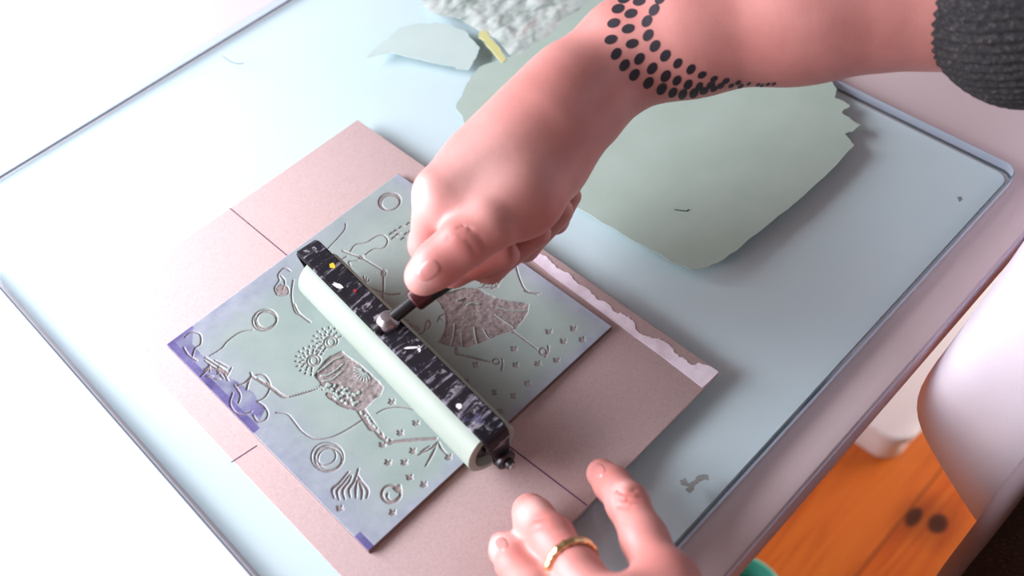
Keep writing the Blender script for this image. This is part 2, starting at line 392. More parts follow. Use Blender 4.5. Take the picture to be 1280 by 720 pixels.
def ink_glob():
    """thick half-dried ink, a wrinkled relief"""
    h = .0011
    poly = [(522, -14), (526, 6), (545, 20), (572, 24), (598, 40), (618, 48), (636, 70), (652, 74), (668, 60), (692, 44), (716, 22), (742, 4), (770, -20), (700, -60), (600, -60), (540, -40)]
    W = np.array([at_z(x, y, ZG)[:2] for x, y in poly])
    x = np.arange(W[:, 0].min(), W[:, 0].max(), h); y = np.arange(W[:, 1].min(), W[:, 1].max(), h)
    X, Y = np.meshgrid(x, y, indexing='ij')
    inside = poly_mask(X, Y, W); d = poly_dist(X, Y, W)
    d = np.where(inside, d, 0)
    def ridg(s, seed):
        r = np.random.default_rng(seed); o = np.zeros_like(X)
        for _ in range(9):
            a = r.uniform(0, 6.28); f = s * r.uniform(.6, 1.6)
            o += np.sin((X * math.cos(a) + Y * math.sin(a)) * f + r.uniform(0, 6.28) + 1.5 * np.sin(Y * f * .6 + r.uniform(0, 6)))
        return o / 9
    hgt = np.clip(d / .012, 0, 1) * (.0008 + .0030 * np.abs(ridg(170, 3)) ** 1.5 + .0006 * np.abs(ridg(420, 5)))
    hgt = np.clip(hgt, .0002, .007)
    idx = -np.ones(X.shape, int)
    c = inside[:-1, :-1] & inside[1:, :-1] & inside[:-1, 1:] & inside[1:, 1:]
    use = np.zeros_like(inside); use[:-1, :-1] |= c; use[1:, :-1] |= c; use[:-1, 1:] |= c; use[1:, 1:] |= c
    idx[use] = np.arange(use.sum())
    edge = np.ones_like(use); edge[1:-1, 1:-1] = ~(c[:-1, :-1] & c[1:, :-1] & c[:-1, 1:] & c[1:, 1:])
    Z = ZG + .0002 + np.where(edge, 0, hgt)
    V = np.stack([X[use], Y[use], Z[use]], 1)
    i, j = np.nonzero(c)
    F = np.stack([idx[i, j], idx[i + 1, j], idx[i + 1, j + 1], idx[i, j + 1]], 1)
    return mesh_np('ink_blob', V, F)
def poly_mask(X, Y, W):
    ins = np.zeros(X.shape, bool); n = len(W)
    for i in range(n):
        x1, y1 = W[i]; x2, y2 = W[(i + 1) % n]
        if y1 == y2: continue
        c = ((y1 > Y) != (y2 > Y)) & (X < (x2 - x1) * (Y - y1) / (y2 - y1) + x1)
        ins ^= c
    return ins
def seg_dist(X, Y, a, b):
    ax, ay = a; bx, by = b; dx, dy = bx - ax, by - ay; L = dx * dx + dy * dy + 1e-18
    t = np.clip(((X - ax) * dx + (Y - ay) * dy) / L, 0, 1)
    return np.hypot(X - ax - t * dx, Y - ay - t * dy), t
def poly_dist(X, Y, W):
    d = np.full(X.shape, 1e9); n = len(W)
    for i in range(n): d = np.minimum(d, seg_dist(X, Y, W[i], W[(i + 1) % n])[0])
    return d
gb = tag(link('ink_blob', ink_glob(), MGLOB), 'thick wrinkled blob of shiny half-dried ink at the top of the glass', 'ink')

# small bits on the glass
def hair(name, px, label, cat, r=.00022, mat=None):
    pts = [at_z(x, y, ZG + .0003 + r) for x, y in px]
    return tag(tube(name, pts, r, mat or MDK, None, 6), label, cat)
hair('lint_fibre', [(278, 70), (288, 77), (297, 80), (305, 79)], 'tiny curled dark fibre on the bright glass at upper left', 'lint')
hair('ink_scrap', [(843, 262), (850, 263), (858, 264), (861, 262)], 'tiny dark scrap lying on the rolled green ink', 'scrap', .0003)
SM = m_ink('dried_smudge', (.17, .19, .17), (.34, .37, .36), .5)
for k, q in enumerate([[(849, 601), (856, 597), (860, 604), (866, 602), (872, 595), (879, 593), (885, 594), (886, 599), (878, 601), (869, 606), (868, 612), (862, 617), (857, 613), (860, 608), (852, 607)]]):
    ink_patch('ink_smudge', q, SM, 'dark dried ink smudge on the glass beside the left hand', 'ink', th=.0002, jag=.9, sub=3)
ink_patch('ink_speck', [(1196, 247), (1201, 246), (1203, 250), (1199, 253)], SM, 'small dark speck of dried ink near the right corner of the glass', 'ink', th=.0002, jag=.3, sub=2)

# ------------------------------------------------------------------ greyboard with registration lines
bd0 = at_z(110, 383, ZD); bdT = at_z(447, 150, ZD); bdR = at_z(900, 465, ZD)
bx0, bx1, by1, by0 = bd0[0], (bdT[0] + bdR[0]) / 2, (bd0[1] + bdT[1]) / 2, bdR[1]
bd = empty('greyboard_sheet', ((bx0 + bx1) / 2, (by0 + by1) / 2, ZG), 'speckled pinkish brown greyboard sheet lying on the glass under the lino block', 'board')
box('sheet', (bx0, by0, ZG + .0001), (bx1, by1, ZD), MBD, bd, bevel=.0003, seg=2)
def flat_line(name, p, q, wd, mat, parent):
    a = at_z(*p, ZD); b = at_z(*q, ZD); d = (b - a)[:2]; d /= np.linalg.norm(d); n = np.array([-d[1], d[0]]) * wd / 2
    return prism(name, [a[:2] + n, a[:2] - n, b[:2] - n, b[:2] + n], ZD + .00002, ZD + .00010, mat, parent)
flat_line('pen_line', (287, 260), (362, 322), .0006, MLINE, bd)
flat_line('pen_line', (289, 578), (321, 557), .0006, MLINE, bd)
flat_line('pen_line', (630, 553), (734, 632), .0007, MLINE, bd)
ts = [(655, 316), (690, 345), (735, 378), (782, 413), (830, 448), (878, 485)]
te = [(900, 465), (890, 459), (874, 454), (864, 457), (856, 450), (848, 446), (842, 437), (830, 427), (822, 424), (808, 421), (799, 417), (794, 408), (791, 401), (780, 394), (770, 391), (758, 379), (748, 376), (738, 364), (722, 355), (712, 343), (700, 337), (688, 326), (676, 318), (664, 309)]
poly = []
L_ = ts + te
for i in range(len(L_)):
    a, b = np.array(L_[i], float), np.array(L_[(i + 1) % len(L_)], float)
    for k in range(4):
        p = a + (b - a) * k / 4 + (rng.normal(0, .9, 2) if i >= len(ts) and k else 0)
        q = at_z(p[0], p[1], ZD); poly.append((min(q[0], bx1 - .0004), max(q[1], by0 + .0004)))
o = prism('torn_paper_strip', poly, ZD + .00005, ZD + .00045, MTN, bd); o['label'] = 'torn whitish paper strip stuck along one edge'

# ------------------------------------------------------------------ lino block carved as a relief
kx0, kx1, ky0, ky1 = .12955 * CAM_H, .52925 * CAM_H, .4678 * CAM_H, .8765 * CAM_H
NG = 500
gx = np.linspace(kx0, kx1, NG); gy = np.linspace(ky0, ky1, NG); GXX, GYY = np.meshgrid(gx, gy, indexing='ij')
CUT = np.zeros((NG, NG)); HGT = np.zeros((NG, NG))
PXM = 0.00041                                     # metres per photo pixel on the block, about
def vnoise(scale, seed):
    r = np.random.default_rng(seed); n = int(max(kx1 - kx0, ky1 - ky0) * scale) + 3
    g = r.random((n, n)); u = (GXX - kx0) * scale; v = (GYY - ky0) * scale
    i = u.astype(int); j = v.astype(int); fu = u - i; fv = v - j; fu = fu * fu * (3 - 2 * fu); fv = fv * fv * (3 - 2 * fv)
    return (g[i, j] * (1 - fu) + g[i + 1, j] * fu) * (1 - fv) + (g[i, j + 1] * (1 - fu) + g[i + 1, j + 1] * fu) * fv
N1, N2, N3 = vnoise(900, 1), vnoise(420, 2), vnoise(180, 3)
def sub_idx(a, b, m):
    lo = np.minimum(a, b) - m; hi = np.maximum(a, b) + m
    i0, i1 = np.searchsorted(gx, (lo[0], hi[0])); j0, j1 = np.searchsorted(gy, (lo[1], hi[1]))
    return slice(i0, i1), slice(j0, j1)
def stroke(pts, wpx, depth=1.0, taper=False, unc=False):
    w = wpx * PXM / 2; n = len(pts); soft = .00028
    W = [PB(*p)[:2] for p in pts]
    for k in range(n - 1):
        s = sub_idx(np.array(W[k]), np.array(W[k + 1]), w + 3 * soft)
        if s[0].stop <= s[0].start or s[1].stop <= s[1].start: continue
        d, t = seg_dist(GXX[s], GYY[s], W[k], W[k + 1])
        ww = w * (1 - .55 * np.abs(2 * (k + t) / (n - 1) - 1)) if taper else w
        m = np.clip((ww + soft - d) / (1.6 * soft), 0, 1)
        if unc:
            CUT[s] *= 1 - m; HGT[s] *= 1 - m
        else:
            CUT[s] = np.maximum(CUT[s], m); HGT[s] = np.minimum(HGT[s], -.00048 * depth * m)
def smooth_pts(P, n=4):
    P = [np.array(p, float) for p in P]; out = []
    for i in range(len(P) - 1):
        p0, p1, p2, p3 = P[max(i - 1, 0)], P[i], P[i + 1], P[min(i + 2, len(P) - 1)]
        for k in range(n):
            t = k / n
            out.append(.5 * ((2 * p1) + (-p0 + p2) * t + (2 * p0 - 5 * p1 + 4 * p2 - p3) * t * t + (-p0 + 3 * p1 - 3 * p2 + p3) * t ** 3))
    out.append(P[-1]); return out
class Crop:
    def __init__(s, x, y, k): s.x, s.y, s.k = x, y, k
    def p(s, q): return (s.x + q[0] / s.k, s.y + q[1] / s.k)
    def line(s, P, w, curve=True, **k):
        P = [s.p(q) for q in P]
        stroke(smooth_pts(P) if curve and len(P) > 2 else P, w / s.k, **k)
    def ring(s, c, rx, ry, w, rot=0, n=28, a0=0, a1=360, **k):
        t = np.radians(np.linspace(a0, a1, n)); cr, sr = math.cos(math.radians(rot)), math.sin(math.radians(rot))
        stroke([s.p((c[0] + rx * math.cos(a) * cr - ry * math.sin(a) * sr, c[1] + rx * math.cos(a) * sr + ry * math.sin(a) * cr)) for a in t], w / s.k, **k)
    def area(s, P, rough=1.0, bumps=0):
        W = np.array([PB(*s.p(q))[:2] for q in P]); a, b = W.min(0), W.max(0); sl = sub_idx(a, b, .0008)
        X, Y = GXX[sl], GYY[sl]; ins = poly_mask(X, Y, W); d = poly_dist(X, Y, W); d = np.where(ins, d, -d) + (N2[sl] - .5) * .0006
        m = np.clip(d / .0004 + .5, 0, 1)
        tex = (.30 + .55 * N2[sl] + .22 * N1[sl]) if not bumps else (1 - .75 * np.clip(1.6 * N2[sl] - .4, 0, 1))
        tex = tex * (.55 + .6 * N3[sl])
        CUT[sl] = np.maximum(CUT[sl], m * (1 if not bumps else .92)); HGT[sl] = np.minimum(HGT[sl], -.0010 * rough * m * tex)
    def star(s, c, r=7):
        for k in range(4):
            a = math.radians(45 + 90 * k + random.uniform(-15, 15)); b = a + 1.57
            stroke([s.p((c[0] + r * math.cos(a), c[1] + r * .8 * math.sin(a))), s.p((c[0] + .35 * r * math.cos(a + .8), c[1] + .35 * r * math.sin(a + .8)))], r * .55 / s.k)
        stroke([s.p((c[0] - r * .8, c[1] + r * .3)), s.p((c[0] - r * .2, c[1] + r * .9)), s.p((c[0] + r * .8, c[1] + r * .5))], r * .35 / s.k)
A = Crop(180, 380, 2.1176); B = Crop(320, 400, 2.573); C = Crop(320, 200, 3.6); D = Crop(480, 320, 3.273); F5 = Crop(440, 310, 5.144)
# near dancer
for cx, cy, a0, a1 in ((183, 130, 95, 300), (238, 70, 120, 330)):
    for rr, nn in ((56, 11), (42, 9), (32, 8)):
        for k in range(nn):
            a = math.radians(a0 + (a1 - a0) * k / (nn - 1))
            B.line([(cx + rr * math.cos(a), cy + .85 * rr * math.sin(a)), (cx + (rr - 5) * math.cos(a), cy + .85 * (rr - 5) * math.sin(a))], 4.6, curve=False)
    B.ring((cx + 3, cy), 22, 17, 4, -20); B.ring((cx + 3, cy), 12, 13, 3.5, -20)
B.area([(190, 178), (198, 160), (215, 140), (240, 115), (275, 100), (300, 120), (330, 140), (370, 175), (412, 215), (402, 240), (385, 252), (370, 268), (340, 292), (300, 287), (265, 272), (235, 252), (215, 228), (205, 200)])
for P in ([(200, 165), (222, 150), (250, 128), (275, 118)], [(208, 178), (232, 176), (258, 160), (280, 140)], [(215, 195), (245, 190), (275, 165)]): B.line(P, 5, unc=True)
for k in range(70):
    u, v = random.random(), random.random(); x = 214 + 120 * u; y = 205 + 35 * u + (52) * v - 12
    if (x - 280) ** 2 / 70 ** 2 + (y - 235) ** 2 / 50 ** 2 < 1: B.ring((x, y), 3, 2.4, 3.2, n=7, unc=True)
for k in range(9):
    a = math.radians(60 + 17 * k); B.line([(350 + 10 * math.cos(a), 160 + 10 * math.sin(a)), (350 + 34 * math.cos(a), 160 + 34 * math.sin(a))], 3.5, unc=True)
B.line([(218, 208), (190, 222), (150, 235), (97, 247), (75, 238), (55, 222), (5, 190)], 9)
for k in range(14):
    t = k / 13; B.ring((210 - 112 * t, 214 + 32 * t), 2.5, 2, 2.5, n=6, unc=True)
B.line([(335, 285), (352, 312), (375, 345)], 26, curve=False); B.line([(372, 335), (405, 375), (434, 393)], 16, curve=False); B.line([(434, 393), (500, 386), (578, 381)], 10)
for k in range(18):
    t = k / 17; B.ring((340 + 90 * t + random.uniform(-6, 6), 295 + 92 * t), 3, 2.5, 2.6, n=6, unc=True)
for P in ([(585, 392), (565, 412), (523, 434)], [(585, 392), (568, 430), (546, 470)], [(588, 392), (595, 410), (612, 430)], [(560, 405), (530, 425)]): B.line(P, 6, taper=True)
B.line([(65, 298), (100, 302), (125, 330), (150, 360), (190, 382), (240, 378), (290, 355), (345, 320)], 3)
B.line([(390, 300), (420, 285), (470, 280), (520, 290)], 3)
for dx, dy, r in ((0, 0, 52), (6, 3, 46), (3, 9, 44), (-6, -4, 33), (8, 7, 38)): B.ring((230 + dx, 440 + dy), r, r * .9, 2.6)
for P in ([(252, 572), (246, 545), (268, 525), (298, 488)], [(268, 578), (262, 550), (284, 522), (302, 498)], [(286, 576), (280, 548), (300, 520), (308, 500)], [(304, 570), (300, 545), (316, 520), (330, 478)],
          [(322, 572), (322, 545), (326, 515)], [(340, 576), (342, 548), (330, 515)], [(356, 572), (360, 548), (340, 520), (328, 500)]): B.line(P, 7.5, taper=True)
B.ring((435, 560), 30, 28, 7); B.ring((440, 566), 18, 16, 5, a0=20, a1=210); B.area([(440, 540), (465, 528), (470, 550), (455, 556)])
for c in ((437, 262), (515, 330), (465, 362), (425, 457), (478, 457), (495, 505), (540, 528), (620, 440), (270, 605), (440, 618), (408, 400), (505, 420)): B.star(c, 10)
for dx, dy, r in ((0, 0, 33), (3, 3, 28), (5, -2, 27)): A.ring((320 + dx, 42 + dy), r, r * .85, 2.4, -20)
A.line([(288, 68), (255, 75), (222, 98), (205, 118), (175, 137)], 2.5)
for P in ([(285, 190), (268, 208), (248, 216)], [(285, 190), (276, 210), (272, 226)], [(285, 190), (300, 200), (325, 210)], [(285, 190), (282, 182)], [(325, 208), (350, 232), (378, 247)]): A.line(P, 4)
for P in ([(298, 188), (318, 188), (334, 215), (322, 245), (300, 258)], [(300, 258), (318, 270), (328, 290), (320, 308), (300, 310), (290, 295)], [(235, 235), (228, 262), (240, 285), (262, 292), (285, 285)],
          [(108, 88), (125, 75), (148, 80), (150, 105), (135, 118), (128, 140)], [(105, 115), (118, 135), (140, 150)], [(240, 215), (255, 240), (250, 262)]): A.line(P, 3)
for k in range(16):
    A.line([(178 + random.uniform(-28, 60), 170 + random.uniform(-30, 35)), (178 + random.uniform(-20, 50), 172 + random.uniform(-25, 30))], random.uniform(3, 7), taper=True)
A.line([(398, 0), (410, 24), (440, 48)], 4)
# far dancer
for dx, dy, r in ((0, 0, 50), (2, 3, 46), (4, 6, 42)): C.ring((602 + dx, 186 + dy), r, r * .78, 5.5, -12)
C.line([(305, 425), (330, 392), (370, 350), (400, 312), (404, 285)], 3.5)
C.line([(425, 412), (450, 380), (500, 370), (540, 345), (575, 338), (593, 365), (575, 395), (530, 400), (495, 425)], 4)
C.line([(410, 432), (380, 455), (378, 480), (405, 491), (432, 488)], 4); C.line([(425, 476), (420, 456), (462, 452)], 4)
C.line([(390, 408), (430, 424), (475, 438)], 6); C.line([(475, 438), (575, 500)], 6, curve=False); C.ring((473, 438), 8, 6, 7)
C.line([(575, 500), (573, 590), (565, 645)], 7); C.ring((576, 508), 9, 14, 6)
for q in ((468, 558), (468, 540), (484, 524), (498, 528), (510, 540)): C.line([(494, 552), q], 4.5, curve=False)
C.line([(515, 578), (560, 592), (600, 606), (650, 602)], 8)
for q in ((612, 330), (630, 318), (655, 302), (690, 285), (665, 352), (700, 318), (716, 276), (622, 350), (700, 350), (640, 335), (680, 330)):
    C.line([(q[0] - 11, q[1] + 6), (q[0], q[1] - 3), (q[0] + 11, q[1] - 4)], 9, taper=True)
for P in ([(95, 605), (84, 575), (105, 542), (100, 515), (128, 486), (155, 500)], [(95, 605), (120, 610), (145, 600), (140, 570), (112, 560)], [(168, 540), (160, 600), (166, 650), (178, 684), (196, 696)], [(110, 520), (130, 545), (120, 585)]): C.line(P, 5)
C.area([(95, 600), (90, 575), (112, 560), (140, 575), (142, 600), (120, 608)], .5)
C.ring((45, 715), 50, 45, 3); C.ring((48, 720), 44, 38, 3)
D.area([(205, 165), (260, 150), (330, 130), (385, 130), (430, 160), (500, 182), (595, 195), (590, 230), (570, 260), (545, 290), (510, 312), (470, 325), (420, 347), (380, 360), (345, 372), (310, 368), (270, 372), (225, 352), (245, 310), (256, 262), (246, 222), (230, 195)], 1.1)
for P in ([(288, 275), (284, 320), (272, 366)], [(315, 320), (320, 366)], [(368, 290), (374, 330), (382, 362)], [(408, 300), (424, 330), (440, 342)], [(456, 240), (500, 270), (532, 292)], [(470, 210), (530, 222), (585, 222)], [(340, 200), (360, 190), (390, 195)], [(300, 180), (330, 170)]): D.line(P, 5, unc=True)
for k in range(11):
    D.line([(385 + random.uniform(0, 85), 70 + random.uniform(0, 60)), (395 + random.uniform(0, 80), 80 + random.uniform(0, 50))], 6, taper=True)
D.line([(490, 52), (484, 84), (462, 120), (440, 134)], 5); D.line([(538, 30), (555, 90), (580, 138), (628, 158)], 4.5); D.line([(575, 142), (600, 150), (640, 152)], 9, taper=True)
D.line([(525, 305), (575, 342), (628, 382)], 5); D.ring((652, 390), 14, 14, 6); D.line([(672, 368), (672, 392), (660, 412)], 6); D.line([(515, 300), (530, 310)], 12, curve=False)
D.line([(295, 378), (300, 402)], 15, curve=False); D.line([(300, 402), (370, 418), (435, 434)], 8); D.ring((460, 432), 14, 11, 5); D.line([(484, 422), (486, 445), (480, 468)], 5)
for q in ((75, 258), (92, 268), (104, 284), (120, 294), (136, 298)): D.ring(q, 7, 7, 4, n=12)
D.line([(128, 320), (150, 318), (168, 300), (172, 275), (184, 265), (192, 280), (180, 296)], 7); D.line([(220, 268), (232, 246), (244, 240)], 6); D.line([(225, 250), (238, 262)], 6, curve=False)
for c in ((675, 308), (775, 295), (735, 347), (812, 340), (533, 378), (707, 425), (630, 440), (540, 445), (375, 445), (588, 520), (530, 572), (452, 557), (473, 635), (335, 512)): D.star(c, 12)

PUR = np.zeros((NG, NG)); LAV = np.zeros((NG, NG))
ex0, ex1, ey0, ey1 = GXX - kx0, kx1 - GXX, GYY - ky0, ky1 - GYY
nn = (N3 - .5) * .006
pW = np.array([PB(*A.p(q))[:2] for q in ((50, 108), (130, 58), (128, 105), (165, 150), (205, 182), (245, 205), (290, 235), (318, 285), (285, 350))])
PUR = np.maximum(PUR, np.where(poly_mask(GXX, GYY, pW), .30 + .5 * np.clip(2 * N3 - .6, 0, 1), 0))
yl = PB(*A.p((287, 345)))[1]; yt = PB(*A.p((57, 108)))[1]
PUR = np.maximum(PUR, ((ex0 < .0042) & (GYY > yl)) * .95)
PUR = np.maximum(PUR, ((ey1 < .0022) & (GXX < PB(*A.p((130, 60)))[0])) * .9)
PUR = np.maximum(PUR, ((ex0 < .0035) & (ey0 < .010)) * .9)
q = PB(*A.p((300, 280)))[:2]; PUR = np.maximum(PUR, (np.hypot(GXX - q[0], GYY - q[1]) < .004) * .8)
LAV = np.clip(1.15 - (ey1 + nn) / .022, 0, 1) * np.clip(1.4 - ex0 / .11, .25, 1)
LAV = np.maximum(LAV, np.clip(1.0 - (ex0 + nn) / .030, 0, 1))
LAV = np.maximum(LAV, .9 * np.clip(1.0 - (ey0 + nn) / .009, 0, 1)); LAV = np.maximum(LAV, .9 * np.clip(1.1 - (ex1 + nn) / .012, 0, 1))
LAV = np.clip(LAV * (.75 + .5 * N2), 0, 1)
def block_mesh():
    n = NG; Z = ZB + HGT
    V = np.stack([GXX.ravel(), GYY.ravel(), Z.ravel()], 1)
    I = np.arange(n * n).reshape(n, n)
    F = [np.stack([I[:-1, :-1].ravel(), I[1:, :-1].ravel(), I[1:, 1:].ravel(), I[:-1, 1:].ravel()], 1)]
    rim = np.concatenate([I[:-1, 0], I[-1, :-1], I[:0:-1, -1], I[0, :0:-1]])
    base = V[rim].copy(); base[:, 2] = ZD + .00005
    b0 = len(V); V = np.concatenate([V, base]); m = len(rim); k = np.arange(m); k2 = (k + 1) % m
    F.append(np.stack([rim[k], b0 + k, b0 + k2, rim[k2]], 1))
    nt = len(F[0]); F = np.concatenate(F)
    me = mesh_np('lino_block', V, F); z = np.zeros(m)
    attr(me, 'cut', np.concatenate([CUT.ravel(), z])); attr(me, 'purple', np.concatenate([PUR.ravel(), z])); attr(me, 'lavender', np.concatenate([LAV.ravel(), z]))
    return me, nt
me, nt = block_mesh()
lb = link('lino_block', me, [ML, MLS], smooth=False)
sm = np.ones(len(me.polygons), bool); sm[nt:] = False; me.polygons.foreach_set('use_smooth', sm)
mi = np.zeros(len(me.polygons), np.int32); mi[nt:] = 1; me.polygons.foreach_set('material_index', mi)
tag(lb, 'square carved lino printing block inked pale green, two dancing frogs cut into it', 'lino block')

# ------------------------------------------------------------------ brayer
RR = .0140
ra, rb = PB(400, 343, RR), PB(616, 562, RR)
ax = rb - ra; RL = np.linalg.norm(ax); ax /= RL; up = np.array([0, 0, 1.]); side = np.cross(up, ax); side /= np.linalg.norm(side)   # side: towards +X or -X
if side[0] < 0: side = -side
br = empty('brayer', (*((ra + rb) / 2)[:2], ZB), 'ink brayer with pale green rubber roller and paint-spattered black frame, on the lino block', 'brayer')
ra = ra + up * .0004; rb = rb + up * .0004
ro = lathe('roller', ra, ax, [(.004, 0), (.004, RR - .005), (0, RR - .0035), (0, RR - .0012), (.0008, RR), (RL - .0008, RR), (RL, RR - .0012), (RL, RR - .0035), (RL - .006, RR - .005), (RL - .006, 0)], MROLL, br, 72)
for s in (0, 1):
    lathe('roller_cap', ra + ax * (.0035 if not s else RL - .0055), ax * (-1 if not s else 1), [(0, 0), (0, RR - .0052), (.002, RR - .006), (.002, .004), (.005, .004), (.005, 0)], MBLK, br, 40)
BZ = RR + .0055
pts = []
def fp(s, h): return ra + ax * s + up * (h) + side * .0002
e = .0058
pts = [fp(-e, -.002), fp(-e, .008), fp(-e, BZ - .004), fp(-e + .0012, BZ - .001), fp(-e + .004, BZ)] + [fp(RL * t, BZ) for t in np.linspace(.05, .95, 12)] + [fp(RL + e - .004, BZ), fp(RL + e - .0012, BZ - .001), fp(RL + e, BZ - .004), fp(RL + e, .008), fp(RL + e, -.002)]
wds = [.009, .011, .0130, .0134, .0136] + [.0136] * 12 + [.0136, .0134, .0130, .011, .009]
fr = strap('frame', pts, side, wds, .0026, MST, br)
for s in (-1, 1):
    b = (ra if s < 0 else rb) + side * .0008
    t = lathe('axle_nut', b + ax * s * (e + .0008), ax * s, [(0, 0), (0, .0052), (.0026, .0052), (.0034, .0042), (.0034, .0026), (.0058, .0024), (.0062, 0)], MBLK, br, 6 if False else 20)
    lathe('axle_end', b + ax * s * (e + .0068), ax * s, [(0, 0), (0, .0018), (.0012, .0014), (.0014, 0)], MSTEEL2, t, 14)
# handle
h0, _ = J(478, 408, BZ + .0165, 1); h1, _ = J(690, 236, .072, 1)
hd = h1 - h0; HL = np.linalg.norm(hd); hd /= HL
lathe('shank', h0, hd, [(-.004, 0), (-.004, .0032), (.030, .0032), (.030, 0)], MBLK, br, 20)
lathe('shank_nut', ra + ax * np.dot(h0 - ra, ax) + up * (BZ + .0010) + side * .0015, up, [(0, 0), (0, .0058), (.0025, .0058), (.0045, .0048), (.0062, .0030), (.0066, 0)], MSTEEL2, br, 24)
lathe('ferrule', h0 + hd * .0195, hd, [(0, 0), (0, .0052), (.001, .0060), (.0085, .0064), (.0085, 0)], MRED, br, 28)
lathe('handle', h0 + hd * .028, hd, [(0, 0), (0, .0062), (.004, .0068), (.02, .0078), (.045, .0088), (.065, .0080), (.074, .0055), (.0765, 0)], MBLK, br, 32)
# spatters of paint on the frame top
def spat(name, s, o, L, W, mat, rot=0, label=None):
    c = fp(s * RL, BZ + .0014) + side * o; P = []
    r2 = np.random.default_rng(int(s * 997))
    for k in range(12):
        a = 2 * math.pi * k / 12; x = L * math.cos(a) * r2.uniform(.7, 1.1); y = W * math.sin(a) * r2.uniform(.7, 1.1)
        x, y = x * math.cos(rot) - y * math.sin(rot), x * math.sin(rot) + y * math.cos(rot); P.append(c + ax * x + side * y)
    bm = bmesh.new(); f = bm.faces.new([bm.verts.new(p) for p in P]); e_ = bmesh.ops.extrude_face_region(bm, geom=[f])
    for v in e_['geom']:
        if isinstance(v, bmesh.types.BMVert): v.co.z += .00015
    return link(name, bm_mesh(name, bm), mat, fr, smooth=False)
spat('paint_spot', .12, .002, .0022, .0016, MYEL)['label'] = 'yellow paint spot'
spat('paint_spot', .21, -.0035, .0038, .0014, MWPAINT, .3); spat('paint_spot', .60, .001, .0045, .0008, MWPAINT, .9); spat('paint_spot', .62, .003, .0022, .0008, MWPAINT, -.5)
spat('paint_spot', .88, -.003, .002, .0014, MWPAINT, .2); spat('paint_spot', .27, .001, .0012, .0009, plain('red_paint', (.35, .02, .04), .4))

